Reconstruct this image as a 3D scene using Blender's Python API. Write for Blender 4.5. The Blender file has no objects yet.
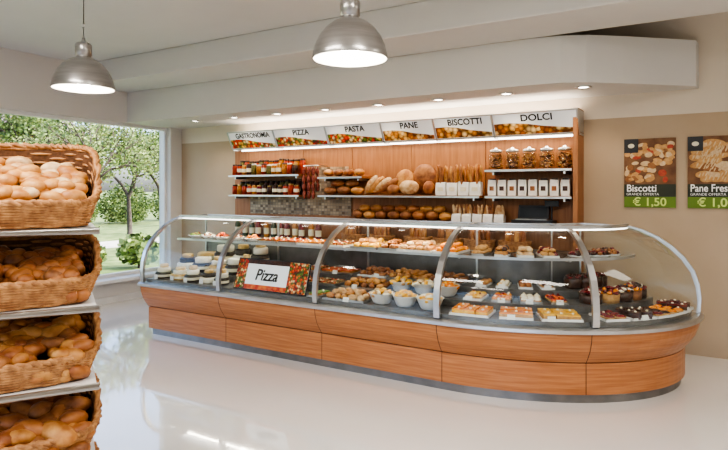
import bpy, math, random
from mathutils import Vector, Matrix
random.seed(7)
sc=bpy.context.scene
try: sc.view_settings.look='AgX - High Contrast'
except Exception: pass
R=random.uniform
# ------------------------------------------------------------------ materials
def _new(name):
    m=bpy.data.materials.new(name); m.use_nodes=True
    nt=m.node_tree; b=nt.nodes['Principled BSDF']
    return m,nt,b
def mat(name,col,rough=.5,metal=0,col2=None,scale=5,vs=(1,1,1),bump=0,emit=0,lo=.35,hi=.65,spec=None,detail=4,coat=0):
    m,nt,b=_new(name)
    b.inputs['Base Color'].default_value=(*col,1)
    b.inputs['Roughness'].default_value=rough
    b.inputs['Metallic'].default_value=metal
    if spec is not None: b.inputs['Specular IOR Level'].default_value=spec
    if coat: b.inputs['Coat Weight'].default_value=coat
    if emit:
        b.inputs['Emission Color'].default_value=(*col,1); b.inputs['Emission Strength'].default_value=emit
    if col2 or bump:
        tc=nt.nodes.new('ShaderNodeTexCoord'); mp=nt.nodes.new('ShaderNodeMapping')
        mp.inputs['Scale'].default_value=vs
        nz=nt.nodes.new('ShaderNodeTexNoise'); nz.inputs['Scale'].default_value=scale; nz.inputs['Detail'].default_value=detail
        nt.links.new(tc.outputs['Object'],mp.inputs[0]); nt.links.new(mp.outputs[0],nz.inputs['Vector'])
        if col2:
            cr=nt.nodes.new('ShaderNodeValToRGB')
            cr.color_ramp.elements[0].position=lo; cr.color_ramp.elements[0].color=(*col,1)
            cr.color_ramp.elements[1].position=hi; cr.color_ramp.elements[1].color=(*col2,1)
            nt.links.new(nz.outputs['Fac'],cr.inputs[0]); nt.links.new(cr.outputs[0],b.inputs['Base Color'])
        if bump:
            bp=nt.nodes.new('ShaderNodeBump'); bp.inputs['Strength'].default_value=bump; bp.inputs['Distance'].default_value=.01
            nt.links.new(nz.outputs['Fac'],bp.inputs['Height']); nt.links.new(bp.outputs[0],b.inputs['Normal'])
    return m
def food(name,cols,scale=30,emit=0):
    m,nt,b=_new(name)
    tc=nt.nodes.new('ShaderNodeTexCoord'); v=nt.nodes.new('ShaderNodeTexVoronoi'); v.inputs['Scale'].default_value=scale
    sx=nt.nodes.new('ShaderNodeSeparateColor'); cr=nt.nodes.new('ShaderNodeValToRGB'); cr.color_ramp.interpolation='CONSTANT'
    e=cr.color_ramp.elements
    while len(e)<len(cols): e.new(.5)
    for i,c in enumerate(cols):
        e[i].position=i/len(cols); e[i].color=(*c,1)
    nt.links.new(tc.outputs['Object'],v.inputs['Vector']); nt.links.new(v.outputs['Color'],sx.inputs[0])
    nt.links.new(sx.outputs[0],cr.inputs[0])
    mx=nt.nodes.new('ShaderNodeMix'); mx.data_type='RGBA'; mx.blend_type='MULTIPLY'; mx.inputs[0].default_value=1
    r2=nt.nodes.new('ShaderNodeValToRGB'); r2.color_ramp.elements[0].color=(1,1,1,1); r2.color_ramp.elements[1].color=(.2,.14,.09,1)
    r2.color_ramp.elements[0].position=.25; r2.color_ramp.elements[1].position=.75
    nt.links.new(v.outputs['Distance'],r2.inputs[0])
    nt.links.new(cr.outputs[0],mx.inputs[6]); nt.links.new(r2.outputs[0],mx.inputs[7]); nt.links.new(mx.outputs[2],b.inputs['Base Color'])
    b.inputs['Roughness'].default_value=.4
    if emit:
        nt.links.new(mx.outputs[2],b.inputs['Emission Color']); b.inputs['Emission Strength'].default_value=emit
    return m
def glassmat(name,tint=(.94,.965,.955),k=.55,base=.035):
    m=bpy.data.materials.new(name); m.use_nodes=True; nt=m.node_tree; nt.nodes.clear()
    o=nt.nodes.new('ShaderNodeOutputMaterial'); t=nt.nodes.new('ShaderNodeBsdfTransparent'); t.inputs[0].default_value=(*tint,1)
    g=nt.nodes.new('ShaderNodeBsdfGlossy'); g.inputs['Roughness'].default_value=.02
    lw=nt.nodes.new('ShaderNodeLayerWeight'); lw.inputs[0].default_value=.5
    p=nt.nodes.new('ShaderNodeMath'); p.operation='POWER'; p.inputs[1].default_value=4
    ml=nt.nodes.new('ShaderNodeMath'); ml.operation='MULTIPLY_ADD'; ml.inputs[1].default_value=k; ml.inputs[2].default_value=base
    mx=nt.nodes.new('ShaderNodeMixShader')
    nt.links.new(lw.outputs['Facing'],p.inputs[0]); nt.links.new(p.outputs[0],ml.inputs[0]); nt.links.new(ml.outputs[0],mx.inputs[0])
    nt.links.new(t.outputs[0],mx.inputs[1]); nt.links.new(g.outputs[0],mx.inputs[2]); nt.links.new(mx.outputs[0],o.inputs[0])
    return m
M={}
M['floor']=mat('floor_polished_resin',(.77,.745,.715),.06,col2=(.80,.775,.745),scale=1.2,coat=.8,spec=.9)
M['ceil']=mat('ceiling_paint',(.66,.64,.61),.8,col2=(.68,.66,.63),scale=2)
M['wallw']=mat('white_wall_paint',(.69,.66,.62),.75,col2=(.71,.68,.64),scale=2)
M['tan']=mat('tan_wall_paint',(.47,.36,.25),.75,col2=(.50,.39,.28),scale=2)
M['cream']=mat('cream_wall_band',(.68,.60,.50),.75,col2=(.70,.62,.52),scale=2)
M['wood']=mat('counter_veneer',(.37,.135,.048),.33,col2=(.53,.23,.095),scale=3.2,vs=(1,1,22),lo=.3,hi=.7,detail=6)
M['wallwood']=mat('panel_veneer',(.31,.13,.05),.45,col2=(.42,.19,.08),scale=3,vs=(14,1,1),lo=.3,hi=.7)
M['shelfwood']=mat('shelf_wood',(.26,.10,.038),.4,col2=(.37,.16,.06),scale=4,vs=(1,8,20))
M['steel']=mat('brushed_steel',(.42,.42,.41),.33,.9,col2=(.52,.52,.51),scale=8,vs=(1,1,30))
M['deck']=mat('deck_dark_steel',(.17,.165,.16),.3,.5,col2=(.23,.225,.22),scale=8)
M['alu']=mat('aluminium',(.52,.52,.52),.28,.95,col2=(.60,.60,.60),scale=6)
M['lampalu']=mat('lamp_spun_aluminium',(.40,.39,.38),.3,.9,col2=(.48,.47,.46),scale=4,vs=(1,1,12))
M['toe']=mat('toe_steel',(.22,.215,.21),.35,.8,col2=(.28,.27,.26),scale=6)
M['seam']=mat('dark_seam',(.07,.035,.02),.7,col2=(.09,.045,.027))
M['white']=mat('white_enamel',(.74,.73,.71),.35,col2=(.78,.77,.75))
M['paper']=mat('white_paper',(.74,.73,.69),.8,col2=(.82,.81,.77),scale=20)
M['black']=mat('black_plastic',(.015,.015,.017),.35,col2=(.03,.03,.035))
M['screen']=mat('dark_screen',(.03,.04,.05),.15,col2=(.04,.05,.06))
M['glass']=glassmat('display_glass',(.94,.97,.96),.7,.045)
M['wglass']=glassmat('window_glass',(.97,.98,.98),.3,.02)
M['jarglass']=glassmat('jar_glass',(.93,.95,.94),.5,.05)
M['bottle']=mat('dark_green_glass',(.015,.035,.012),.12,col2=(.03,.06,.02),scale=8)
M['bread1']=mat('golden_bread_crust',(.35,.13,.03),.5,col2=(.62,.33,.115),scale=14,bump=.4)
M['bread2']=mat('dark_bread_crust',(.17,.055,.018),.5,col2=(.38,.165,.058),scale=16,bump=.4)
M['bread3']=mat('floury_bread_crust',(.45,.235,.09),.7,col2=(.70,.52,.32),scale=18,bump=.4)
M['bread4']=mat('reddish_roll_crust',(.25,.075,.022),.42,col2=(.48,.20,.065),scale=11,bump=.3)
M['wicker']=mat('wicker_cane',(.28,.12,.042),.5,col2=(.52,.27,.11),scale=30)
M['wickin']=mat('wicker_inside',(.10,.042,.015),.8,col2=(.16,.07,.03),scale=60)
M['cream_f']=mat('whipped_cream',(.82,.72,.50),.5,col2=(.90,.83,.68),scale=30)
M['yellow']=mat('custard_glaze',(.80,.38,.03),.3,col2=(.90,.56,.10),scale=25)
M['orange']=mat('apricot_glaze',(.76,.19,.015),.22,col2=(.90,.36,.04),scale=22)
M['red']=mat('tomato_red',(.50,.03,.012),.35,col2=(.75,.20,.04),scale=28)
M['choc']=mat('dark_chocolate',(.035,.013,.008),.3,col2=(.09,.03,.014),scale=30)
M['berry']=mat('mixed_berries',(.07,.008,.02),.25,col2=(.28,.02,.02),scale=40)
M['green']=mat('herb_green',(.08,.18,.02),.6,col2=(.20,.34,.06),scale=30)
M['rind']=mat('cheese_rind',(.55,.34,.12),.6,col2=(.74,.54,.26),scale=15)
M['rindd']=mat('black_cheese_rind',(.025,.02,.016),.5,col2=(.07,.05,.03),scale=15)
M['rindw']=mat('white_cheese',(.78,.72,.58),.6,col2=(.85,.80,.68),scale=15)
M['salami']=mat('cured_salami',(.14,.02,.012),.5,col2=(.34,.09,.06),scale=40)
M['sauce']=mat('jar_sauce_red',(.28,.02,.008),.3,col2=(.45,.07,.02),scale=25)
M['honey']=mat('jar_amber',(.38,.14,.015),.3,col2=(.52,.22,.03),scale=25)
M['olive']=mat('jar_olives',(.08,.08,.02),.4,col2=(.20,.17,.04),scale=60)
M['lid']=mat('gold_lid',(.45,.32,.12),.35,.8,col2=(.55,.40,.16))
M['lidd']=mat('dark_lid',(.035,.02,.014),.4,col2=(.06,.03,.02))
M['label']=mat('cream_label',(.72,.66,.48),.6,col2=(.78,.73,.56))
M['biscuit']=mat('biscuit',(.45,.22,.07),.7,col2=(.62,.37,.15),scale=40)
M['text']=mat('black_ink',(.012,.01,.01),.5,col2=(.02,.02,.015))
M['textw']=mat('white_ink',(.9,.9,.88),.5,col2=(.92,.92,.9))
M['lime']=mat('lime_print',(.13,.22,.02),.5,col2=(.15,.25,.03))
M['limet']=mat('pale_green_ink',(.60,.72,.20),.5,col2=(.65,.76,.24))
M['dgreen']=mat('dark_green_print',(.03,.035,.018),.5,col2=(.045,.05,.025))
M['p_bg']=mat('print_brown_ground',(.13,.05,.02),.5,col2=(.25,.12,.05),scale=9)
M['p1']=mat('print_cookie_gold',(.50,.25,.085),.5,col2=(.64,.38,.16),scale=40)
M['p2']=mat('print_cookie_brown',(.26,.10,.03),.5,col2=(.37,.16,.055),scale=40)
M['p3']=mat('print_cookie_pale',(.60,.41,.22),.5,col2=(.70,.54,.34),scale=40)
M['p4']=mat('print_cookie_red',(.42,.05,.03),.5,col2=(.50,.10,.04),scale=40)
M['sign']=mat('backlit_acrylic',(.80,.81,.82),.3,emit=.15)
M['emit']=mat('lamp_diffuser',(1,.93,.82),.5,emit=14)
M['tube']=mat('fluorescent_tube',(1,.95,.88),.5,emit=4)
M['pic1']=food('print_antipasto',[(.7,.05,.01),(.8,.5,.1),(.18,.25,.03),(.85,.7,.4),(.6,.18,.03)],24,.05)
M['pic2']=food('print_bread',[(.6,.25,.05),(.8,.48,.15),(.4,.12,.02),(.85,.62,.3)],20,.05)
M['pizza']=food('pizza_topping',[(.70,.04,.01),(.9,.65,.3),(.8,.22,.03),(.12,.22,.02),(.75,.12,.01)],45)
M['grass']=mat('lawn',(.10,.17,.04),.9,col2=(.24,.30,.11),scale=3)
M['leaf']=mat('spring_leaves',(.15,.23,.06),.6,col2=(.34,.41,.15),scale=1.5)
M['leafd']=mat('hedge_leaves',(.035,.07,.018),.6,col2=(.12,.18,.06),scale=1.5)
M['bark']=mat('bark',(.04,.032,.026),.9,col2=(.09,.075,.06),scale=10)
M['bldg']=mat('stucco',(.30,.17,.12),.9,col2=(.38,.24,.18),scale=3)
M['roof']=mat('roof_slate',(.12,.10,.11),.8,col2=(.18,.15,.16),scale=6)
M['path']=mat('pale_pavement',(.50,.48,.45),.9,col2=(.60,.57,.53),scale=3)
m,nt,b=_new('stone_mosaic'); M['mosaic']=m
tc=nt.nodes.new('ShaderNodeTexCoord'); sp=nt.nodes.new('ShaderNodeSeparateXYZ'); cb=nt.nodes.new('ShaderNodeCombineXYZ'); br=nt.nodes.new('ShaderNodeTexBrick')
nt.links.new(tc.outputs['Object'],sp.inputs[0]); nt.links.new(sp.outputs[0],cb.inputs[0]); nt.links.new(sp.outputs[2],cb.inputs[1]); nt.links.new(cb.outputs[0],br.inputs['Vector'])
br.inputs['Scale'].default_value=11; br.inputs['Color1'].default_value=(.16,.10,.055,1); br.inputs['Color2'].default_value=(.50,.38,.25,1)
br.inputs['Mortar'].default_value=(.22,.18,.14,1); br.inputs['Brick Width'].default_value=.5; br.inputs['Row Height'].default_value=.4; br.inputs['Mortar Size'].default_value=.03
br.offset=.0
nt.links.new(br.outputs[0],b.inputs['Base Color']); b.inputs['Roughness'].default_value=.4
# ------------------------------------------------------------------ mesh builder
def _sphere(seg,ring):
    V=[(0,0,-1)];F=[]
    for j in range(1,ring):
        a=-math.pi/2+math.pi*j/ring
        for i in range(seg):
            t=2*math.pi*i/seg; V.append((math.cos(a)*math.cos(t),math.cos(a)*math.sin(t),math.sin(a)))
    V.append((0,0,1)); n=len(V)-1
    for i in range(seg): F.append((0,1+(i+1)%seg,1+i))
    for j in range(ring-2):
        for i in range(seg):
            a=1+j*seg;bq=a+seg; F.append((a+i,a+(i+1)%seg,bq+(i+1)%seg,bq+i))
    k=1+(ring-2)*seg
    for i in range(seg): F.append((k+i,k+(i+1)%seg,n))
    return V,F
SPH=_sphere(12,8); SPL=_sphere(8,5)
class MB:
    def __init__(s): s.V=[];s.F=[];s.Mi=[];s.S=[];s.m=[]
    def mi(s,k):
        if k not in s.m: s.m.append(k)
        return s.m.index(k)
    def add(s,V,F,k,sm=False,mtx=None):
        o=len(s.V); i=s.mi(k)
        if mtx is not None: s.V+=[tuple(mtx@Vector(v)) for v in V]
        else: s.V+=[tuple(v) for v in V]
        for f in F: s.F.append(tuple(o+a for a in f)); s.Mi.append(i); s.S.append(sm)
    def bb(s,x0,x1,y0,y1,z0,z1,k,mtx=None):
        V=[(x0,y0,z0),(x1,y0,z0),(x1,y1,z0),(x0,y1,z0),(x0,y0,z1),(x1,y0,z1),(x1,y1,z1),(x0,y1,z1)]
        s.add(V,[(0,3,2,1),(4,5,6,7),(0,1,5,4),(1,2,6,5),(2,3,7,6),(3,0,4,7)],k,False,mtx)
    def box(s,c,d,k,rz=0,mtx=None):
        T=Matrix.Translation(c)@Matrix.Rotation(rz,4,'Z')
        if mtx is not None: T=mtx@T
        x,y,z=d[0]/2,d[1]/2,d[2]/2; s.bb(-x,x,-y,y,-z,z,k,T)
    def ell(s,c,r,k,rx=0,ry=0,rz=0,low=False,jit=0):
        T=Matrix.Translation(c)@Matrix.Rotation(rz,4,'Z')@Matrix.Rotation(ry,4,'Y')@Matrix.Rotation(rx,4,'X')@Matrix.Diagonal((r[0],r[1],r[2],1))
        V,F=SPL if low else SPH
        if jit: V=[tuple(a*(1+R(-jit,jit)) for a in v) for v in V]
        s.add(V,F,k,True,T)
    def lathe(s,prof,k,c=(0,0,0),seg=24,sm=True,mtx=None):
        V=[];F=[];n=len(prof)
        for i in range(seg):
            t=2*math.pi*i/seg
            for r,z in prof: V.append((c[0]+r*math.cos(t),c[1]+r*math.sin(t),c[2]+z))
        for i in range(seg):
            for j in range(n-1):
                a=i*n+j;b2=((i+1)%seg)*n+j; F.append((a,b2,b2+1,a+1))
        s.add(V,F,k,sm,mtx)
    def cyl(s,c,r,h,k,seg=16,mtx=None,sm=True):
        e=min(r,h)*.15
        s.lathe([(0.0001,0),(r-e,0),(r,e),(r,h-e),(r-e,h),(0.0001,h)],k,c,seg,sm,mtx)
    def tube(s,P,r,k,sides=6,closed=False):
        P=[Vector(p) for p in P]; n=len(P); V=[];F=[]; up=None
        rr=r if isinstance(r,(list,tuple)) else [r]*n
        for i,p in enumerate(P):
            a=P[(i-1)%n] if (closed or i>0) else p; b2=P[(i+1)%n] if (closed or i<n-1) else p
            d=(b2-a).normalized()
            if up is None:
                up=Vector((0,0,1)) if abs(d.z)<.9 else Vector((1,0,0))
            x=d.cross(up)
            if x.length<1e-4: x=d.orthogonal()
            x.normalize(); y=x.cross(d).normalized()
            up=y
            for j in range(sides):
                t=2*math.pi*j/sides; V.append(p+x*math.cos(t)*rr[i]+y*math.sin(t)*rr[i])
        for i in range(n if closed else n-1):
            for j in range(sides):
                a=i*sides;b3=((i+1)%n)*sides; F.append((a+j,a+(j+1)%sides,b3+(j+1)%sides,b3+j))
        if not closed: F.append(tuple(range(sides))); F.append(tuple((n-1)*sides+j for j in range(sides)))
        s.add(V,F,k,True)
    def done(s,name,loc=(0,0,0),rz=0,parent=None,bevel=0):
        me=bpy.data.meshes.new(name); me.from_pydata(s.V,[],s.F)
        for k in s.m: me.materials.append(M[k])
        me.polygons.foreach_set('material_index',s.Mi); me.polygons.foreach_set('use_smooth',s.S); me.update()
        o=bpy.data.objects.new(name,me); sc.collection.objects.link(o); o.location=loc; o.rotation_euler=(0,0,rz)
        if parent: o.parent=parent
        if bevel:
            bm=o.modifiers.new('b','BEVEL'); bm.width=bevel; bm.segments=2; bm.limit_method='ANGLE'
        return o
def empty(name,loc=(0,0,0),rz=0):
    o=bpy.data.objects.new(name,None); sc.collection.objects.link(o); o.location=loc; o.rotation_euler=(0,0,rz); return o
def text(name,body,size,loc,rot,k,parent=None,off=0,sx=1,align='CENTER',shear=0):
    c=bpy.data.curves.new(name,'FONT'); c.body=body; c.size=size; c.extrude=.0012; c.offset=off; c.align_x=align; c.shear=shear
    o=bpy.data.objects.new(name,c); sc.collection.objects.link(o); o.location=loc; o.rotation_euler=rot; o.scale=(sx,1,1)
    c.materials.append(M[k])
    if parent: o.parent=parent
    return o
# ------------------------------------------------------------------ room
XL,XR,YB,YF,ZC=-7.0,3.6,6.2,-3.2,3.2
a=MB(); a.bb(XL,XR,YF,YB,-.1,0,'floor'); a.done('floor')
a=MB(); a.bb(XL,XR,YF,YB,ZC,ZC+.1,'ceil'); a.done('ceiling')
a=MB(); a.bb(XL-.25,XR+.2,YB,YB+.2,0,2.27,'tan'); a.bb(XL-.25,XR+.2,YB,YB+.2,2.27,3.3,'cream'); a.done('wall_back')  # tan below, paler cream band above
WY0,WY1,WZ0,WZ1=1.2,5.98,.34,2.5
a=MB(); a.bb(XL-.25,XL,YF,YB,0,WZ0,'wallw'); a.bb(XL-.25,XL,YF,YB,WZ1,3.3,'wallw'); a.bb(XL-.25,XL,YF,WY0,WZ0,WZ1,'wallw'); a.bb(XL-.25,XL,WY1,YB,WZ0,WZ1,'wallw'); a.done('wall_left')
a=MB(); a.bb(XR,XR+.2,YF,YB,0,3.3,'wallw'); a.done('wall_right')
a=MB(); a.bb(XL-.25,XR+.2,YF-.2,YF,0,.4,'wallw'); a.bb(XL-.25,XR+.2,YF-.2,YF,2.7,3.3,'wallw')
for x0,x1 in((XL-.25,XL+.8),(-2.2,-1.8),(2.6,XR+.2)): a.bb(x0,x1,YF-.2,YF,.4,2.7,'wallw')
a.done('wall_front')
def window(name,along,c,lo,hi,z0,z1,mull):
    a=MB(); f=.045
    def B(u0,u1,w0,w1,zz0,zz1,k):
        if along=='y': a.bb(c+w0,c+w1,u0,u1,zz0,zz1,k)
        else: a.bb(u0,u1,c+w0,c+w1,zz0,zz1,k)
    B(lo,hi,-.06,.02,z0,z0+f,'white');B(lo,hi,-.06,.02,z1-f,z1,'white')
    for u in [lo]+mull+[hi-f]: B(u,u+f,-.06,.02,z0+f,z1-f,'white')
    B(lo+.01,hi-.01,-.022,-.018,z0+.02,z1-.02,'wglass')
    a.done(name)
window('window_1','y',XL-.1,WY0,WY1,WZ0,WZ1,[3.1])
window('window_2','x',YF-.1,XL+.8,-2.2,.4,2.7,[-4])
window('window_3','x',YF-.1,-1.8,2.6,.4,2.7,[.4])
a=MB(); a.bb(XL,XL+.16,WY0-.1,WY1,WZ0-.04,WZ0,'white'); a.done('trim_1')
a=MB(); a.bb(XL,XL+.02,YF,YB,0,.09,'white'); a.done('baseboard_left')
a=MB(); a.bb(XL,XR,4.55,5.22,2.92,ZC,'ceil'); a.done('ceiling_beam',bevel=.01)
a=MB()
poly=[(XL,5.22),(-1.35,5.22),(-1.1,5.25),(-.9,5.34),(-.62,5.56),(-.07,6.05),(-.05,YB),(XL,YB)]
n=len(poly); V=[(x,y,2.5) for x,y in poly]+[(x,y,2.9199) for x,y in poly]
a.add(V,[tuple(range(n)),tuple(range(2*n-1,n-1,-1))]+[(i,(i+1)%n,n+(i+1)%n,n+i) for i in range(n)],'ceil')
a.done('ceiling_soffit')
for i in range(8):
    x=-6.0+i*.72
    a=MB(); a.lathe([(.075,0),(.075,-.012),(.055,-.012),(.05,-.002),(.001,-.002)],'alu',(x,5.55,2.4995),20); a.lathe([(.048,-.004),(.001,-.004)],'emit',(x,5.55,2.4995),16)
    o=a.done('recessed_downlight')
    l=bpy.data.lights.new('downlight_spot','SPOT'); l.energy=16; l.spot_size=math.radians(115); l.spot_blend=.6; l.color=(1,.85,.66); l.shadow_soft_size=.05
    q=bpy.data.objects.new('downlight_spot',l); sc.collection.objects.link(q); q.location=(x,5.55,2.48); q.rotation_euler=(math.radians(12),0,0); q.parent=o
# ------------------------------------------------------------------ counter path
def pt(u,off):
    if u<=3.4: return (-5.15+u,4.12-off,0.0)
    th=math.radians(-90+(u-3.4)/2.2*90)
    n=Vector((math.cos(th)/1.6,math.sin(th)/1.18)).normalized()
    return (-1.75+1.6*math.cos(th)+off*n.x,5.30+1.18*math.sin(th)+off*n.y,math.atan2(n.y,n.x)+math.pi/2)
UE=5.6
def usteps(u0,u1):
    s=[u0]
    if u0<3.4<u1: s.append(3.4); st=3.4
    else: st=u0
    if u1>3.4:
        n=max(2,int((u1-st)/.08)); s+= [st+(u1-st)*i/n for i in range(1,n+1)]
    else: s.append(u1)
    return s
def sweep(a,prof,u0,u1,k,closed=True,sm=False,caps=True):
    U=usteps(u0,u1); n=len(prof); V=[];F=[]
    for u in U:
        for o,z in prof:
            x,y,_=pt(u,o); V.append((x,y,z))
    for i in range(len(U)-1):
        for j in range(n if closed else n-1):
            F.append((i*n+j,(i+1)*n+j,(i+1)*n+(j+1)%n,i*n+(j+1)%n))
    if closed and caps: F.append(tuple(range(n))); F.append(tuple((len(U)-1)*n+j for j in range(n)))
    a.add(V,F,k,sm)
C=empty('display_counter')
a=MB()
sweep(a,[(-.015,.0),(-.015,.065),(-.80,.065),(-.80,0)],0.03,UE-.03,'toe')
a.done('toe_kick',parent=C)
a=MB()
sweep(a,[(.012,.068),(.012,.295),(-.82,.295),(-.82,.068)],0,UE,'wood')
sweep(a,[(.0,.295),(.0,.303),(-.81,.303),(-.81,.295)],0.005,UE-.005,'seam')
up=[(.016,.303),(.045,.34),(.085,.40),(.112,.47),(.12,.528)]
sweep(a,up+[(-.82,.528),(-.82,.303)],-.0,UE,'wood')
a.done('base_cabinet',parent=C)
a=MB()
for u in (1.13,2.27,3.4,4.35,):
    sweep(a,[(.0135,.068),(.0135,.295),(.0,.295),(.0,.068)],u,u+.004,'seam')
    sweep(a,[(o+.0015,z) for o,z in up]+[(0,.528),(0,.303)],u,u+.004,'seam')
a.done('panel_seams',parent=C)
a=MB()
sweep(a,[(.12,.528),(.142,.535),(.142,.560),(.12,.572),(.06,.572),(.06,.528)],-.015,UE+.015,'alu')
a.done('bumper_rail',parent=C)
def dz(off): return .605 if off>-.22 else (.665 if off>-.5 else .73)
a=MB()
sweep(a,[(.06,.528),(.06,.605),(-.22,.605),(-.22,.665),(-.5,.665),(-.5,.73),(-.80,.73),(-.80,.528)],0.02,UE-.02,'deck')
sweep(a,[(-.80,.528),(-.80,.95),(-.82,.95),(-.82,.528)],0,UE,'deck')
a.done('display_deck',parent=C)
gp=[(.105,.575),(.112,.68),(.10,.79),(.065,.90),(.0,1.0),(-.085,1.085),(-.19,1.16),(-.31,1.215),(-.42,1.245)]
a=MB()
us=[0.0,1.13,2.27,3.4,4.38,UE]
for i in range(5): sweep(a,gp,us[i]+.002,us[i+1]-.002,'glass',closed=False,sm=True)
a.done('curved_glass',parent=C)
a=MB(); sweep(a,[(-.42,1.25),(-.80,1.255)],0,UE,'glass',closed=False); a.done('top_glass',parent=C)
a=MB()
for u in (0.0,UE):
    V=[(*pt(u,o)[:2],z) for o,z in gp]+[(*pt(u,-.80)[:2],1.25),(*pt(u,-.80)[:2],.6)]
    a.add(V,[tuple(range(len(V)))],'glass')
a.done('end_glass',parent=C)
a=MB()
def rib(u,w=.044):
    outer=[(o+.014,z+.006) for o,z in gp]; inner=[(o-.014,z-.01) for o,z in gp][::-1]
    sweep(a,outer+[(-.80,1.262),(-.80,1.24)]+inner,u-w/2,u+w/2,'alu')
    sweep(a,[(-.785,.6),(-.785,1.25),(-.80,1.25),(-.80,.6)],u-.01,u+.01,'alu')
for u in (0.022,1.13,2.27,3.4,4.38,UE-.022): rib(u)
sweep(a,[(-.405,1.238),(-.405,1.266),(-.435,1.266),(-.435,1.238)],0,UE,'alu')
sweep(a,[(-.79,1.245),(-.79,1.262),(-.81,1.262),(-.81,1.245)],0,UE,'alu')
a.done('metal_ribs',parent=C)
a=MB()
sweep(a,[(-.36,.995),(-.36,1.007),(-.74,1.007),(-.74,.995)],0.03,UE-.03,'glass')
sweep(a,[(-.352,.99),(-.352,1.012),(-.36,1.012),(-.36,.99)],0.03,UE-.03,'alu')
for u in (0.05,1.13,2.27,3.4,4.38,UE-.05):
    sweep(a,[(-.36,.98),(-.36,.994),(-.79,.994),(-.79,.96)],u-.008,u+.008,'alu')
a.done('glass_shelf',parent=C)
a=MB(); sweep(a,[(-.41,1.225),(-.41,1.237),(-.43,1.237),(-.43,1.225)],.05,UE-.05,'tube'); a.done('lamp_strip',parent=C)
# --------------------------------------------------- food helpers
def place(u,off,z=None):
    x,y,r=pt(u,off); return (x,y,dz(off) if z is None else z),r
def tray(a,u,off,w,d,k='white',z=None,card=True):
    c,r=place(u,off,z); T=Matrix.Translation((c[0],c[1],c[2]+.002))@Matrix.Rotation(r+R(-.03,.03),4,'Z')
    a.bb(-w/2,w/2,-d/2,d/2,0,.008,k,T)
    for x0,x1,y0,y1 in((-w/2,w/2,-d/2,-d/2+.006),(-w/2,w/2,d/2-.006,d/2),(-w/2,-w/2+.006,-d/2,d/2),(w/2-.006,w/2,-d/2,d/2)): a.bb(x0,x1,y0,y1,.008,.018,k,T)
    if card:
        T2=T@Matrix.Translation((R(-.3,.3)*w,-d/2-.004,.0))@Matrix.Rotation(math.radians(-20),4,'X'); a.bb(-.028,.028,-.002,.0,0.0,.038,'paper',T2)
    return T
def rows(a,T,w,d,nx,ny,fn,z=.008):
    for i in range(nx):
        for j in range(ny):
            x=-w/2+w*(i+.5)/nx; y=-d/2+d*(j+.5)/ny; p=T@Vector((x+R(-.004,.004),y+R(-.004,.004),z)); fn(a,p)
def fill(a,u0,u1,n,off,d,fns,nx,ny,z=None,card=True,tk='white',layers=1):
    sc_=1 if u0<3.4 else 1+off/1.35
    cuts=[0]+[(i+R(-.16,.16))/n for i in range(1,n)]+[1]
    for i in range(n):
        u=u0+(u1-u0)*(cuts[i]+cuts[i+1])/2; w=(u1-u0)*(cuts[i+1]-cuts[i])*sc_-.012
        T=tray(a,u,off,w,d*R(.92,1),tk if R(0,1)<.75 else 'steel',z,card and R(0,1)<.8); fn=fns[i%len(fns)]
        nn=max(1,round(nx*(cuts[i+1]-cuts[i])*n))
        rows(a,T,w-.02,d-.02,nn,ny,fn)
        if layers>1: rows(a,T,w*.72,d*.65,max(1,nn-1),max(1,ny-1),fn,.04)
def roll(k,r=.035):
    def f(a,p): a.ell((p.x+R(-.006,.006),p.y+R(-.006,.006),p.z+r*.6),(r*R(.95,1.35),r*R(.8,1),r*R(.6,.85)),random.choice(k) if isinstance(k,list) else k,rz=R(0,3),jit=.03)
    return f
def tart(k,r=.035):
    def f(a,p):
        a.lathe([(.001,0),(r*.75,0),(r,.02),(r*.9,.02),(.001,.018)],'biscuit',p,14); a.ell((p.x,p.y,p.z+.02),(r*.88,r*.88,.016),random.choice(k) if isinstance(k,list) else k,low=True)
        if R(0,1)<.4: a.ell((p.x,p.y,p.z+.038),(.009,.009,.008),random.choice(['cream_f','berry']),low=True)
    return f
def cakef(k,w=.05,h=.03,base='biscuit',rz=0,d=None):
    d=d or w
    def f(a,p):
        hh=h*R(.85,1.15)
        a.box((p.x,p.y,p.z+hh/2),(w,d,hh),base,rz); a.box((p.x,p.y,p.z+hh+.004),(w*.98,d*.98,.01),k,rz); a.ell((p.x,p.y,p.z+hh+.012),(.01,.01,.008),'cream_f',low=True)
    return f
def pile(a,c,rad,n,k,r):
    for i in range(n):
        t=R(0,6.28); q=math.sqrt(R(0,1))*rad; h=(1-(q/rad)**2)*rad*.55
        kk=random.choice(k) if isinstance(k,list) else k
        a.ell((c[0]+q*math.cos(t),c[1]+q*math.sin(t),c[2]+r*.6+h*R(.3,1)),(r*R(1,1.5),r*R(.8,1),r*.75),kk,rz=R(0,3),low=r<.03)
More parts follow.
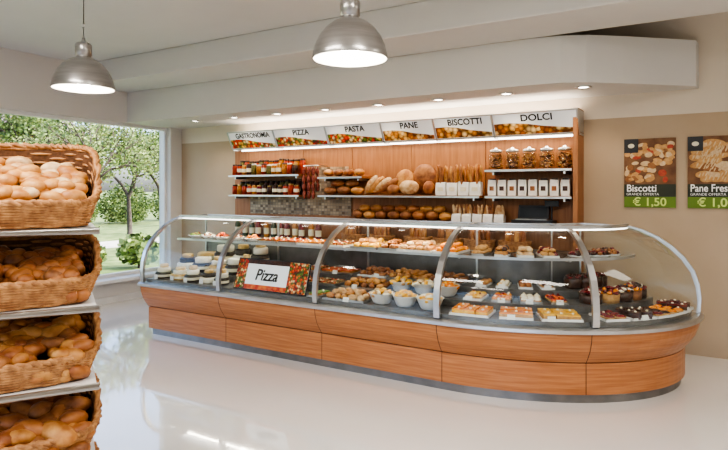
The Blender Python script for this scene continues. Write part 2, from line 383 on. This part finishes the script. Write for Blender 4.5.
# section 1 : cheeses
a=MB()
for u,off,r,h,k in [(.15,-.06,.085,.07,'rindd'),(.37,-.09,.095,.06,'rind'),(.60,-.05,.08,.075,'rindd'),(.80,-.08,.085,.06,'rindw'),(1.0,-.06,.075,.07,'rindd'),
    (.18,-.36,.11,.08,'rindw'),(.42,-.36,.11,.09,'rindd'),(.66,-.36,.1,.08,'rind'),(.88,-.36,.09,.1,'rindd'),(1.05,-.36,.06,.1,'rindw'),(.2,-.65,.12,.1,'rind'),(.47,-.65,.12,.12,'rindd'),(.74,-.65,.11,.1,'rindw'),(.99,-.65,.1,.12,'rindd')]:
    c,_=place(u,off); a.cyl(c,r,h,k,24); a.lathe([(r+.001,h*.3),(r+.001,h*.65)],'label',c,24)
    if random.random()<.8:
        k2='rindw' if k!='rindw' else 'rindd'
        a.cyl((c[0]+.01,c[1],c[2]+h),r*.8,h*.65,k2,24)
        if random.random()<.6: a.cyl((c[0]+.0,c[1]+.01,c[2]+h*1.65),r*.55,h*.5,'rind',20)
    a.box((c[0],c[1]-r-.015,c[2]+.025),(.05,.004,.045),'paper')
a.done('cheese_wheels')
a=MB()
for u,k,f in((.15,'green',1),(.35,'cream_f',.9),(.56,'red',1.1),(.78,'rindw',.95),(1.0,'orange',1)):
    c,_=place(u,-.52,1.007)
    a.lathe([(.001,.0),(.05*f,0),(.09*f,.03),(.085*f,.032),(.045*f,.006),(.001,.006)],'white',c,20); pile(a,(c[0],c[1],c[2]+.012),.065*f,26,[k,k,'bread2'],.020)
a.done('antipasto_plates')
# section 2
a=MB()
fill(a,1.17,2.24,3,-.36,.25,[cakef('pizza',.10,.015,'bread3'),cakef('red',.1,.02,'bread1')],3,2,tk='steel')
fill(a,1.17,2.24,3,-.65,.25,[cakef('red',.10,.02,'bread1'),cakef('pizza',.1,.02,'bread1')],3,2,tk='steel')
fill(a,1.17,2.24,4,-.55,.32,[cakef('pizza',.075,.02,'bread1'),cakef('red',.075,.02,'bread2'),cakef('orange',.075,.02,'bread1')],3,3,z=1.007,card=False)
fill(a,2.12,2.26,1,-.07,.22,[cakef('green',.09,.02,'bread1')],1,2,tk='steel')
a.done('pizza_slices')
S=empty('pizza_counter_sign')
a=MB(); A=math.radians(-18)
T=Matrix.Translation((-3.47,4.085,.607))@Matrix.Rotation(A,4,'X')
a.bb(-.43,.43,0,.008,0,.30,'black',T); a.bb(-.42,.42,-.003,-.0,.01,.29,'sign',T)
a.bb(.20,.42,-.005,-.003,.01,.29,'pizza',T); a.bb(-.42,-.30,-.005,-.003,.01,.29,'pizza',T); a.bb(-.30,.20,-.005,-.003,.01,.055,'red',T); a.bb(-.30,.20,-.005,-.003,.25,.29,'choc',T)
a.done('sign_board',parent=S)
p=T@Vector((-.05,-.007,.10)); text('sign_word','Pizza',.15,p,(math.radians(90)+A,0,0),'text',S,.002,.9,shear=.2)
# section 3
a=MB()
fill(a,2.3,2.72,1,-.07,.25,[roll(['bread3','bread1'],.036)],5,3,tk='steel',layers=2)
fill(a,2.3,2.75,1,-.36,.25,[roll(['bread1','bread2'],.036)],5,3,tk='steel',layers=2)
fill(a,2.3,3.37,3,-.65,.25,[roll('bread4',.034),roll('bread1',.034),roll('bread2',.034)],4,3,layers=2)
fill(a,2.3,3.37,4,-.55,.34,[roll(['bread1','yellow'],.036),roll('bread4',.036),roll(['bread3','bread1'],.036),roll('orange',.034)],3,4,z=1.007,card=False,layers=2)
a.done('filled_rolls')
a=MB()
for u,off,k in((2.83,-.06,'cream_f'),(3.05,-.06,'yellow'),(3.27,-.06,'cream_f'),(2.86,-.36,'yellow'),(3.08,-.36,'cream_f'),(3.29,-.36,'orange')):
    c,_=place(u,off); f=R(.95,1.1)
    a.lathe([(.001,0),(.06*f,0),(.07*f,.01),(.100*f,.085),(.105*f,.09),(.095*f,.087),(.06*f,.02),(.001,.02)],'white',c,24)
    pile(a,(c[0],c[1],c[2]+.06),.085,34,[k,'yellow','bread3',k],.024)
a.done('cream_pastry_bowls')
# section 4
a=MB()
fill(a,3.44,4.34,3,-.05,.25,[cakef('orange',.085,.03,'yellow',pt(3.6,0)[2],.1),cakef('orange',.085,.03,'biscuit',pt(3.9,0)[2],.1),cakef('yellow',.085,.03,'biscuit',pt(4.2,0)[2],.1)],3,2)
fill(a,3.44,4.34,4,-.36,.25,[tart('yellow',.03),tart(['orange','red'],.03),tart('cream_f',.03),tart(['red','berry'],.03)],3,4)
fill(a,3.44,4.34,4,-.65,.25,[roll('bread1',.026),roll(['cream_f','yellow'],.026),roll('bread4',.026),tart('choc',.024)],2,4)
a.done('fruit_cakes')
a=MB()
fill(a,3.46,4.32,4,-.53,.3,[roll('biscuit',.027),roll(['bread1','choc'],.027),roll('bread3',.027),roll(['biscuit','berry'],.026)],3,5,z=1.007,card=False,layers=2)
a.done('shelf_cookies')
# section 5
a=MB()
fill(a,4.45,5.52,5,-.05,.24,[tart('berry',.044),cakef('choc',.075,.035,'choc'),tart(['choc','berry'],.044),tart('orange',.04),cakef('berry',.07,.04,'choc')],2,3)
for i,u in enumerate((4.58,4.80,5.02,5.24,5.45)):
    c,_=place(u,-.34); a.lathe([(.001,0),(.085,0),(.088,.07),(.001,.072)],['choc','biscuit','choc','bread2','choc'][i],c,22)
    pile(a,(c[0],c[1],c[2]+.065),.08,40,['berry','choc','cream_f','berry'] if i%2==0 else ['berry','orange','choc'],.018)
for u in (4.6,4.85,5.1,5.35):
    c,_=place(u,-.63); a.cyl(c,.075,.09,'choc',20); pile(a,(c[0],c[1],c[2]+.08),.06,20,['choc','berry'],.015)
for i,u in enumerate((4.6,4.9,5.2,)):
    c,_=place(u,-.52,1.007); a.lathe([(.001,0),(.09,0),(.1,.01),(.001,.01)],'white',c,22)
    pile(a,(c[0],c[1],c[2]+.01),.075,40,['choc','berry','bread2'],.019)
a.done('berry_tarts')
# ------------------------------------------------------------------ back wall fittings
a=MB()
for x0,x1 in((-5.85,-4.62),(-4.61,-3.85),(-3.845,-3.02),(-3.015,-2.1),(-2.095,-1.12)):
    a.bb(x0,x1,6.165,6.199,.92,2.36,'wallwood')
a.bb(-1.115,-1.07,5.88,6.199,.0,2.36,'wallwood')
a.done('wood_panelling')  # wood panelling behind the shelves
a=MB(); a.bb(-5.55,-3.86,6.155,6.165,1.22,1.49,'mosaic'); a.bb(-4.45,-3.9,6.155,6.165,1.49,1.85,'mosaic'); a.done('mosaic_panel')  # stone mosaic tiling on the back wall
a=MB(); a.bb(-5.85,-1.12,5.72,6.16,.06,.88,'shelfwood'); a.bb(-5.85,-1.12,5.69,6.16,.88,.918,'steel'); a.bb(-5.85,-1.12,5.78,6.16,0,.06,'toe')
for i in range(8): a.bb(-5.8+.58*i,-5.8+.58*i+.54,5.70,5.72,.1,.86,'wood'); a.tube([(-5.6+.58*i,5.68,.8),(-5.45+.58*i,5.68,.8)],.006,'alu')
a.done('rear_cabinet')
def shelf(name,x0,x1,z,y0=5.90,th=.028,k='shelfwood'):
    a=MB(); a.bb(x0,x1,y0,6.163,z-th,z-.001,k); a.bb(x0,x1,y0-.004,y0,z-th,z-.006,'alu')
    for x in (x0+.08,x1-.08): a.bb(x-.01,x+.01,y0+.05,6.163,z-th-.03,z-th,'alu')
    a.done(name)
shelf('bread_shelf',-5.72,-4.5,1.76); shelf('bread_shelf',-5.72,-4.5,1.49)
shelf('bread_shelf',-4.2,-2.08,1.49); shelf('bread_shelf',-2.02,-1.13,1.77); shelf('bread_shelf',-2.02,-1.13,1.49)
shelf('bread_shelf',-3.75,-1.13,1.20); shelf('bread_shelf',-4.2,-3.55,1.72)
def jar(a,x,y,z,r,h,k,lid='lid',lab=True):
    a.lathe([(.001,0),(r,.0),(r,h*.78),(r*.8,h*.86),(r*.8,h*.88)],k,(x,y,z),12)
    a.cyl((x,y,z+h*.86),r*.86,h*.14,lid,12)
    if lab: a.lathe([(r+.001,h*.25),(r+.001,h*.6)],'label',(x,y,z),12)
def bottle(a,x,y,z,k='bottle',h=.30):
    a.lathe([(.001,0),(.036,0),(.038,.01),(.038,h*.58),(.028,h*.68),(.013,h*.76),(.013,h),(.001,h)],k,(x,y,z),14)
    a.lathe([(.0385,h*.15),(.0385,h*.45)],'label',(x,y,z),14); a.lathe([(.015,h*.88),(.015,h*1.005),(.001,h*1.005)],'salami',(x,y,z),10)
a=MB()
x=-5.66
while x<-4.55: jar(a,x,5.965,1.76,.040,R(.12,.15),random.choice(['sauce','honey','olive','sauce','choc']),random.choice(['lid','white','lidd']),R(0,1)<.6); jar(a,x+.03,6.085,1.76,.042,R(.19,.22),random.choice(['olive','sauce','honey']),'lidd',R(0,1)<.5); x+=.088
a.done('preserve_jars')
a=MB(); x=-5.66
while x<-4.58: jar(a,x,5.965,1.49,.040,R(.12,.15),random.choice(['sauce','choc','berry','honey']),random.choice(['lidd','lid']),R(0,1)<.5); jar(a,x+.03,6.085,1.49,.042,R(.17,.20),random.choice(['olive','choc']),'lidd',R(0,1)<.5); x+=.09
a.done('preserve_jars')
a=MB(); x=-5.6
while x<-4.2: bottle(a,x,5.95+R(-.02,.04),.918,random.choice(['bottle','bottle','berry','honey']),R(.26,.29)); x+=.125
a.done('wine_bottles')
a=MB()
a.tube([(-4.46,5.95,1.86),(-4.22,5.95,1.86)],.009,'alu',8); a.tube([(-4.44,5.95,1.86),(-4.44,6.155,1.86)],.007,'alu'); a.tube([(-4.24,5.95,1.86),(-4.24,6.155,1.86)],.007,'alu')
for i in range(6):
    x=-4.43+i*.036; L=3 if i%2 else 4
    z=1.845
    a.tube([(x,5.95,1.86),(x,5.95,1.82)],.003,'paper',4)
    for j in range(L):
        a.ell((x+R(-.004,.004),5.95+(.02 if i%2 else -.02),z-.055),(.025,.026,.056),'salami'); z-=.1
a.done('hanging_salami')
a=MB()
def loaf(a,c,l,w,h,k,rz=0,ry=0):
    a.ell((c[0],c[1],c[2]+h),(l,w,h),k,rz=rz,ry=ry,jit=.03)
    for t in (-.5,-.17,.17,.5):
        T=Matrix.Rotation(rz,4,'Z')@Matrix.Rotation(ry,4,'Y')@Vector((t*l,0,h*.93*math.sqrt(1-t*t)))
        a.ell((c[0]+T.x,c[1]+T.y,c[2]+h+T.z),(w*.12,w*.55,h*.1),'bread3',rz=rz+.5,ry=ry,low=True)
for x,l,w,h,k in((-4.05,.10,.08,.05,'bread2'),(-3.85,.11,.08,.055,'bread2'),(-3.66,.09,.08,.05,'bread1')):
    loaf(a,(x,5.99,1.492),l,w,h,k)
for x,k in((-3.97,'bread4'),(-3.76,'bread2')): loaf(a,(x,6.02,1.585),.1,.07,.045,k)
for x,k,ry in((-3.50,'bread3',-.9),(-3.42,'bread1',-.75),(-3.34,'bread3',-.6),(-3.24,'bread2',-.5)): a.ell((x,6.03,1.61),(.15,.045,.05),k,ry=ry,jit=.02)
a.ell((-3.05,6.07,1.645),(.14,.06,.15),'bread1',jit=.03); a.ell((-2.80,6.08,1.675),(.165,.06,.18),'bread2',jit=.03); a.ell((-2.95,5.97,1.58),(.13,.07,.085),'bread3',jit=.03)
a.ell((-2.70,5.98,1.575),(.07,.07,.08),'bread4',jit=.03); a.ell((-3.15,5.96,1.555),(.08,.06,.06),'bread2',jit=.03)
a.done('artisan_loaves')
a=MB()
for i in range(4): loaf(a,(-4.10+.15*i,6.01,1.722),.07,.08,.045,['bread1','bread2','bread4','bread1'][i],R(-.3,.3))
a.done('round_loaves')
def bag(a,x,y,z,w,d,h,k='paper',lab=None):
    V=[]
    for j,(s,zz) in enumerate(((1,0),(1.03,.3*h),(1.02,.7*h),(.98,h))):
        for sx,sy in((-1,-1),(1,-1),(1,1),(-1,1)): V.append((x+sx*w/2*s*R(.96,1.03),y+sy*d/2*s*(1 if j<3 else .85),z+zz*(R(.94,1.05) if j==3 else 1)))
    F=[(0,1,2,3)]
    for j in range(3):
        for i in range(4): F.append((j*4+i,j*4+(i+1)%4,j*4+4+(i+1)%4,j*4+4+i))
    a.add(V,F,k)
    if lab: a.bb(x-w*.27,x+w*.27,y-d/2*1.04-.003,y-d/2*1.0,z+h*.32,z+h*.6,lab)
a=MB()
for i,x in enumerate((-2.545,-2.41,-2.275,-2.145)):
    bag(a,x,5.99,1.49,.120,.1,.15,'paper','label')
    for j in range(6): a.ell((x-.047+.019*j,5.98+R(-.03,.03),1.49+R(.19,.23)),(.020,.021,.12),random.choice(['bread1','bread2','bread4']),ry=R(-.14,.14))
a.done('bagged_baguettes')
a=MB(); x=-1.96
for i in range(8):
    bag(a,x,5.99,1.49,.085,.07,.165,'paper','choc' if i%2 else 'bread2'); a.bb(x-.03,x+.03,5.975,6.0,1.65,1.672,'lidd'); x+=.108
a.done('coffee_bags')
for i in range(5):
    a=MB(); x=-1.93+.178*i; c=(x,6.01,1.77)
    a.lathe([(.001,.002),(.070,.002),(.080,.02),(.080,.15),(.06,.175),(.06,.18)],'jarglass',c,20)
    a.lathe([(.001,.18),(.064,.18),(.068,.19),(.064,.205),(.02,.215),(.015,.23),(.001,.235)],'alu',c,20)
    for j in range(110):
        t=R(0,6.28);q=math.sqrt(R(0,1))*.06; a.ell((c[0]+q*math.cos(t),c[1]+q*math.sin(t),c[2]+R(.015,.155)),(.018,.013,.011),random.choice(['biscuit','bread2','bread1','bread2']),rz=R(0,3),rx=R(0,3),low=True)
    a.done('biscuit_jar')
a=MB()
for i in range(8): loaf(a,(-3.66+i*.165,6.0,1.20),.085,.07,.05+R(0,.01),random.choice(['bread1','bread2','bread4']),R(-.2,.2))
for i in range(7):
    a.ell((-3.58+i*.165,6.03,1.20+.13),(.085,.06,.045),random.choice(['bread2','bread4','bread1']),jit=.03)
for x in (-2.36,-2.24,-2.12,-2.0,-1.88):
    bag(a,x,5.98,1.20,.10,.09,.09,'paper')
    for j in range(4): a.ell((x-.035+.023*j,5.98,1.20+.11),(.019,.02,.085),random.choice(['bread1','bread3','bread2']),ry=R(-.2,.2))
a.done('shelf_loaves')
for bx in (-2.42,-2.06,-2.78,-3.25,-3.62,-1.68):
    a=MB()
    for k in range(10):
        P=[]
        for i in range(48):
            t=2*math.pi*i/48; w=.004*math.sin(t*12+math.pi*k)
            P.append((bx+(.15+w+.002*k)*math.cos(t),5.85+(.11+w)*math.sin(t),.928+.0105*k))
        a.tube(P,.0065,'wicker',5,True)
    a.lathe([(.001,.005),(.10,.005)],'wickin',(bx,5.85,.92),16)
    for j in range(18):
        t=R(0,6.28); q=R(.0,.085); a.ell((bx+q*1.15*math.cos(t),5.85+q*.8*math.sin(t),1.042+R(-.01,.01)),(.026,.026,.105),random.choice(['bread1','bread2','bread4','bread1']),ry=R(-.1,.1),rx=R(-.1,.1))
    a.done('baguette_basket')
a=MB()
a.bb(-1.74,-1.32,5.92,6.12,1.201,1.24,'black'); a.bb(-1.70,-1.38,5.94,6.1,1.24,1.25,'steel')
T=Matrix.Translation((-1.54,6.06,1.245))@Matrix.Rotation(math.radians(-15),4,'X')
a.bb(-.17,.15,0,.03,0,.15,'black',T); a.bb(-.15,.13,-.003,0,.02,.135,'screen',T)
a.bb(-1.36,-1.345,6.03,6.045,1.24,1.40,'black'); a.bb(-1.42,-1.28,6.02,6.045,1.38,1.44,'black')
a.done('cash_register',bevel=.004)
# ------------------------------------------------------------------ sign canopy
S=empty('menu_sign_canopy')
ang=math.radians(-26.5)
T0=Matrix.Translation((0,5.95,2.125))@Matrix.Rotation(-ang,4,'X')
xs=[-5.69,-4.89,-4.06,-3.27,-2.60,-1.93,-1.07]
words=['GASTRONOMIA','PIZZA','PASTA','PANE','BISCOTTI','DOLCI']
a=MB()
for i in range(6):
    x0,x1=xs[i]+.012,xs[i+1]-.012; L=x1-x0
    a.bb(x0,x1,0,.012,0,.235,'sign',T0)
    k='pic2' if i in(3,4,5) else 'pic1'
    V=[(x0+.004,-.002,.004),(x1-.004,-.002,.004),(x1-.004,-.002,.05),(x0+L*.62,-.002,.085),(x0+L*.40,-.002,.12),(x0+L*.2,-.002,.135),(x0+.004,-.002,.13)]
    a.add(V,[tuple(range(7))],k,False,T0)
a.done('sign_panels',parent=S)
for i in range(6):
    xm=(xs[i]+xs[i+1])/2; p=T0@Vector((xm+.03,-.003,.150))
    text('sign_text',words[i],.098,p,(math.radians(90)-ang,0,0),'text',S,.0018,.84 if i==0 else (1.1 if i==5 else .95))
a=MB()
for x in xs: a.bb(x-.010,x+.010,-.006,.02,-.006,.245,'alu',T0); a.bb(x-.008,x+.008,5.97,6.163,2.10,2.12,'alu')
a.bb(xs[0],xs[-1],-.006,.02,-.012,.0,'alu',T0); a.bb(xs[0],xs[-1],-.006,.02,.235,.247,'alu',T0)
a.bb(xs[0],xs[-1],5.98,6.163,2.12,2.135,'white')
for x in (xs[0],xs[-1]):
    p0=T0@Vector((0,.02,0)); p1=T0@Vector((0,.02,.24))
    V=[(x-.006,p0.y,p0.z),(x-.006,p1.y,p1.z),(x-.006,6.163,p1.z),(x-.006,6.163,p0.z)]; V+=[(x+.006,y,z) for _,y,z in V]
    a.add(V,[(0,1,2,3),(7,6,5,4),(0,4,5,1),(1,5,6,2),(2,6,7,3),(3,7,4,0)],'alu')
a.done('sign_frame',parent=S)
a=MB(); a.tube([(xs[0]+.05,6.08,2.105),(xs[-1]-.05,6.08,2.105)],.010,'tube',8); a.tube([(xs[0]+.05,6.06,2.2),(xs[-1]-.05,6.06,2.2)],.012,'tube',8); a.done('fluorescent_tubes',parent=S)  # lower tube added with the shelf fill; upper one glows towards the soffit
def area(name,loc,sx,sy,e,rot=(0,0,0),col=(1,.93,.84)):
    l=bpy.data.lights.new(name,'AREA'); l.shape='RECTANGLE'; l.size=sx; l.size_y=sy; l.energy=e; l.color=col
    o=bpy.data.objects.new(name,l); sc.collection.objects.link(o); o.location=loc; o.rotation_euler=rot; return o
area('shelf_fill_light',(-3.38,6.04,2.09),4.5,.05,12,(math.radians(-8),0,0),(1,.86,.68)).parent=S  # added strip pointing down to brighten the shelves
area('canopy_light_up',(-3.38,6.02,2.24),4.5,.05,20,(math.radians(180),0,0),(1,.90,.76)).parent=S
area('counter_light',(-3.45,4.56,1.205),3.2,.03,11,(0,0,0),(1,.9,.76)).parent=C
# ------------------------------------------------------------------ posters
def poster(cx,title,price,kind):
    P=empty('wall_poster',(cx,6.198,1.38))
    a=MB(); w=.225; h=.67
    a.bb(-w,w,-.010,0,0,h,'p_bg')
    for i in range(70 if kind==0 else 34):
        if kind==0: rx,rz_=R(.022,.045),R(.016,.034)
        else: rx,rz_=R(.06,.12),R(.03,.045)
        x=R(-w+rx,w-rx); z=R(.24+rz_,h-.015-rz_)
        if kind==1: ra=R(-.5,.3)
        else: ra=R(-.6,.6)
        if z>h-.14 and x<-w+.14: continue
        zz=min(z,h-.02-max(rz_,abs(math.sin(ra))*rx)); x=max(-w+rx,min(w-rx,x))
        a.ell((x,-.0105-.00002*i,zz),(rx,.0012,rz_),random.choice(['p1','p2','p3','p1','p4'] if kind==0 else ['p1','p2','p3','p1']),ry=ra)
        if kind==1:
            for t in(-.4,0,.4): a.ell((x+t*rx*math.cos(ra),-.0125-.00002*i,zz-t*rx*math.sin(ra)),(.006,.0008,rz_*.6),'p3',ry=.4,low=True)
    a.bb(-w,w,-.014,-.010,0,.225,'dgreen'); a.bb(-w,w,-.0155,-.014,.0,.105,'lime'); a.bb(-w,-w+.125,-.0155,-.010,h-.135,h,'black')
    a.ell((-w+.0625,-.016,h-.068),(.03,.001,.022),'label')
    a.done('poster_sheet',parent=P)
    r=(math.radians(90),0,0)
    text('poster_title',title,.098,(-w+.02,-.0165,.155),r,'textw',P,.0015,.9 if kind==0 else .78,'LEFT'); text('poster_offer','GRANDE OFFERTA',.034,(-w+.02,-.0165,.118),r,'textw',P,0,1,'LEFT')
    text('poster_price',price,.11,(.0,-.0175,.018),r,'limet',P,.002,1,'CENTER')
poster(-.462,'Biscotti','€ 1,50',0)
poster(.085,'Pane Fresco','€ 1,00',1)
random.seed(21)
# ------------------------------------------------------------------ pendant lamps
def pendant(x,y):
    P=empty('pendant_lamp',(x,y,2.28))
    a=MB()
    a.lathe([(.21,0),(.212,.008),(.207,.035),(.195,.08),(.172,.13),(.14,.172),(.10,.205),(.066,.222),(.052,.228),(.048,.24),(.056,.245),(.056,.315),(.048,.33),(.02,.34),(.012,.355),(.012,.37),(.001,.37)],'lampalu',(0,0,0),48)
    a.lathe([(.206,.002),(.200,.03),(.188,.078),(.163,.124),(.13,.16),(.05,.205),(.001,.21)],'white',(0,0,0),48)
    a.tube([(0,0,.36),(0,0,.45)],.005,'alu')
    a.tube([(.0+.018*math.cos(t),0,.46+.018*math.sin(t)) for t in [i*math.pi/6 for i in range(12)]],.003,'alu',5,True)
    a.tube([(0,0,.47),(0,0,.9)],.004,'lampalu'); a.lathe([(.05,.9),(.05,.905),(.03,.919),(.001,.919)],'alu',(0,0,0),20)
    a.ell((0,0,.07),(.055,.055,.065),'emit')
    a.done('lamp_shade',parent=P)
    l=bpy.data.lights.new('pendant_bulb','POINT'); l.energy=10; l.color=(1,.9,.76); l.shadow_soft_size=.06
    o=bpy.data.objects.new('pendant_bulb',l); sc.collection.objects.link(o); o.parent=P; o.location=(0,0,-.02)
pendant(3.2*-.512-.078*.859, 3.2*.859-.078*.512)
pendant(4.14*-.512-2.03*.859, 4.14*.859-2.03*.512)
# ------------------------------------------------------------------ bread rack and baskets
RL=(-2.10,1.426,0); RZ=math.radians(58.8)
tiers=[1.395,1.08,.765,.45,.135]
a=MB()
for z in tiers:
    a.bb(-.92,.0,.03,.48,z-.018,z,'white')
    a.tube([(-.93,.018,z-.010),(.01,.018,z-.010)],.014,'alu',12)
a.bb(-.915,-.885,.47,.50,0,1.62,'alu'); a.bb(-.045,-.015,.47,.50,0,1.60,'alu')
for x in (-.9,-.03): a.bb(x-.015,x+.015,.02,.50,.0,.04,'alu')
a.done('bread_rack',RL,RZ)
kinds=[dict(k=['bread1','bread3','bread1'],s=(.055,.042,.032),n=110),dict(k=['bread4','bread2','bread4'],s=(.040,.036,.030),n=150),
       dict(k=['bread2','bread4','bread1','bread1'],s=(.065,.038,.031),n=105),dict(k=['bread1','bread4','bread2','bread4'],s=(.075,.042,.036),n=90),dict(k=['bread1','bread3'],s=(.07,.05,.04),n=70)]
for ti,z in enumerate(tiers):
    hb=.34 if ti==0 else .25
    hf=.09; K=kinds[ti]
    E=empty('bread_basket',(RL[0],RL[1],z+.004),RZ)
    a=MB(); A,B=.445,.215; cx,cy=-.425,.25; NR=17; n=128
    def base(t):
        c,s=math.cos(t),math.sin(t); return A*math.copysign(abs(c)**.55,c),B*math.copysign(abs(s)**.55,s)
    def H(y):
        q=(y+B*.9)/(B*1.8); q=max(0,min(1,q)); return hf+(hb-hf)*q*q*(3-2*q)
    def P(t,f,w=0,fl=.10):
        x,y=base(t); s=.89+fl*f; L=math.hypot(x,y); return (cx+x*(s+w/L),cy+y*(s+w/L),.004+H(y)*f)
    for k in range(NR):
        a.tube([P(2*math.pi*i/n,(k+.5)/NR,.007*math.sin(2*math.pi*16*i/n+math.pi*k)) for i in range(n)],.0072,'wicker',5,True)
    for i in range(32):
        t=2*math.pi*(i+.5)/32; a.tube([P(t,0),P(t,.5),P(t,1)],.005,'wicker',4)
    for d,ph in((.008,0),(.008,math.pi)):
        a.tube([(lambda q:(q[0],q[1],q[2]+d*math.cos(40*2*math.pi*i/n+ph)+.004))(P(2*math.pi*i/n,1,.008*math.sin(40*2*math.pi*i/n+ph))) for i in range(n)],.011,'wicker',6,True)
    V=[];F=[]
    for i in range(n):
        t=2*math.pi*i/n
        V.append(P(t,.0,-.008)); V.append(P(t,.97,-.008))
    for i in range(n): F.append((2*i,(2*i+2)%(2*n),(2*i+3)%(2*n),2*i+1))
    F.append(tuple(2*i for i in range(n))); a.add(V,F,'wickin',True)
    a.done('wicker_basket',parent=E)
    a=MB()
    for L in range(3):
        for i in range(K['n']//2 if L<2 else K['n']):
            x=R(-A*.82,A*.82); y=R(-B*.78,B*.70); top=.085+(y+B)/(2*B)*(hb-.145)+.02*(1-abs(x)/A)
            zz=top if L==2 else top*(.35+.35*L)
            s=K['s']; f=R(.85,1.15)
            a.ell((cx+x,cy+y,zz+R(-.012,.012)),(s[0]*f,s[1]*f,s[2]*f),random.choice(K['k']),rx=R(-.4,.4),ry=R(-.4,.4),rz=R(0,3.14),jit=.025)
    a.done('bread_rolls',parent=E)
# ------------------------------------------------------------------ exterior
a=MB(); a.bb(-400,XL-.26,-200,400,-.25,-.15,'grass'); a.bb(-17,-15,-40,60,-.150,-.149,'path'); a.done('lawn')
a=MB(); a.bb(-38,-30,-8,19,-.148,4.6,'bldg')
for j in range(2):
    for i in range(9): a.bb(-30,-29.95,-6+i*2.8,-4.6+i*2.8,.6+j*2.1,1.9+j*2.1,'screen'); a.bb(-29.97,-29.9,-6.1+i*2.8,-4.5+i*2.8,.5+j*2.1,.6+j*2.1,'white')
V=[(-38.5,-8.5,4.6),(-29.5,-8.5,4.6),(-29.5,19.5,4.6),(-38.5,19.5,4.6),(-34,-8.5,7),(-34,19.5,7)]
a.add(V,[(0,1,4),(1,2,5,4),(2,3,5),(3,0,4,5)],'roof'); a.done('apartment_building')
def tree(x,y,h,nl,spread,thick=.017,ls=(.015,.04)):
    a=MB(); tips=[]
    def br(p,d,L,r,lev):
        q=p+d*L; mid=p+d*L*.5+Vector((R(-.06,.06),R(-.06,.06),0))*L
        a.tube([p,mid,q],[r,r*.85,r*.65],'bark',5)
        if lev>=1: tips.append((mid,L)); tips.append((q,L))
        if lev<5:
            for _ in range(3):
                nd=(d+Vector((R(-1,1),R(-1,1),R(-.5,.6)))*spread).normalized(); br(q,nd,L*R(.62,.8),r*.62,lev+1)
    br(Vector((x,y,-.14)),Vector((R(-.05,.05),R(-.05,.05),1)).normalized(),h*.22,h*thick,0)
    for _ in range(nl):
        p,L=random.choice(tips); c=p+Vector((random.gauss(0,1),random.gauss(0,1),random.gauss(0,1)))*L*.45; s=R(*ls)
        if c.z<.2: continue
        v1=Vector((R(-1,1),R(-1,1),R(-1,1))).normalized()*s; v2=v1.orthogonal().normalized()*s*.8
        a.add([c-v1,c-v2,c+v1,c+v2],[(0,1,2,3)],'leaf' if R(0,1)<.65 else 'leafd')
    a.done('tree')
tree(-12.0,7.6,5.2,4500,.85); tree(-13,10.9,5.2,4500,.9); tree(-18.5,10.2,6.5,8000,.85,ls=(.03,.06)); tree(-19,14.3,6.5,8000,.9,ls=(.03,.06)); tree(-22,18.5,7,9000,.9,ls=(.03,.07)); tree(-14.2,8.9,4.6,4500,.9)
def bush(x,y,r,n):
    a=MB(); a.tube([(x,y,-.145),(x,y,r*.6)],.03,'bark')
    for _ in range(n):
        v=Vector((random.gauss(0,1),random.gauss(0,1),random.gauss(0,1))).normalized()*r*R(.5,1.05); c=Vector((x,y,r*.6))+Vector((v.x,v.y,v.z*.8)); s=R(.04,.08)
        if c.z<-.04: c.z=-.04
        v1=Vector((R(-1,1),R(-1,1),R(-1,1))).normalized()*s; v2=v1.orthogonal().normalized()*s*.8
        a.add([c-v1,c-v2,c+v1,c+v2],[(0,1,2,3)],'leafd' if R(0,1)<.6 else 'leaf')
    a.done('garden_bush')
for x,y,r in((-25.5,13,1.2),(-25.5,16,1.2),(-25.5,18.9,1.3),(-25.5,22,1.3),(-25.5,25,1.3)): bush(x,y,r,3500)
for x,y,r in((-10.6,5.6,.42),(-10.6,6.9,.40),(-10.6,8.2,.42),(-10.6,9.5,.4)): bush(x,y,r,900)
# ------------------------------------------------------------------ lights / world / camera
for x,y,e in((-2.5,.6,80),(.6,1.6,72),(-1.3,-1.6,54),(2.2,4.2,30)):  # fill panels added on the ceiling out of view to brighten the room
    a=MB(); a.bb(x-.95,x+.95,y-.35,y+.35,3.185,3.1999,'white'); a.bb(x-.9,x+.9,y-.3,y+.3,3.181,3.185,'sign'); o=a.done('added_fill_panel')
    q=area('fill_light',(x,y,3.175),1.8,.6,e); q.parent=o
l=bpy.data.lights.new('sun','SUN'); l.energy=3; l.angle=.02; l.color=(1,.95,.86); o=bpy.data.objects.new('sun',l); sc.collection.objects.link(o)
o.rotation_euler=Vector((-.75,-.25,-.65)).to_track_quat('-Z','Y').to_euler()
w=bpy.data.worlds.new('sky'); sc.world=w; w.use_nodes=True; nt=w.node_tree
sk=nt.nodes.new('ShaderNodeTexSky'); sk.sky_type='NISHITA'; sk.sun_disc=False; sk.sun_elevation=math.radians(42); sk.sun_rotation=math.radians(60); sk.dust_density=4; sk.air_density=.7
nt.links.new(sk.outputs[0],nt.nodes['Background'].inputs[0]); nt.nodes['Background'].inputs[1].default_value=1.05
cam=bpy.data.cameras.new('camera'); cam.sensor_width=36; cam.lens=572/728*36; cam.shift_y=-35/728; cam.clip_start=.05; cam.clip_end=1000
o=bpy.data.objects.new('camera',cam); sc.collection.objects.link(o); o.location=(0,0,1.55); o.rotation_euler=(math.radians(90),0,math.radians(30.8)); sc.camera=o
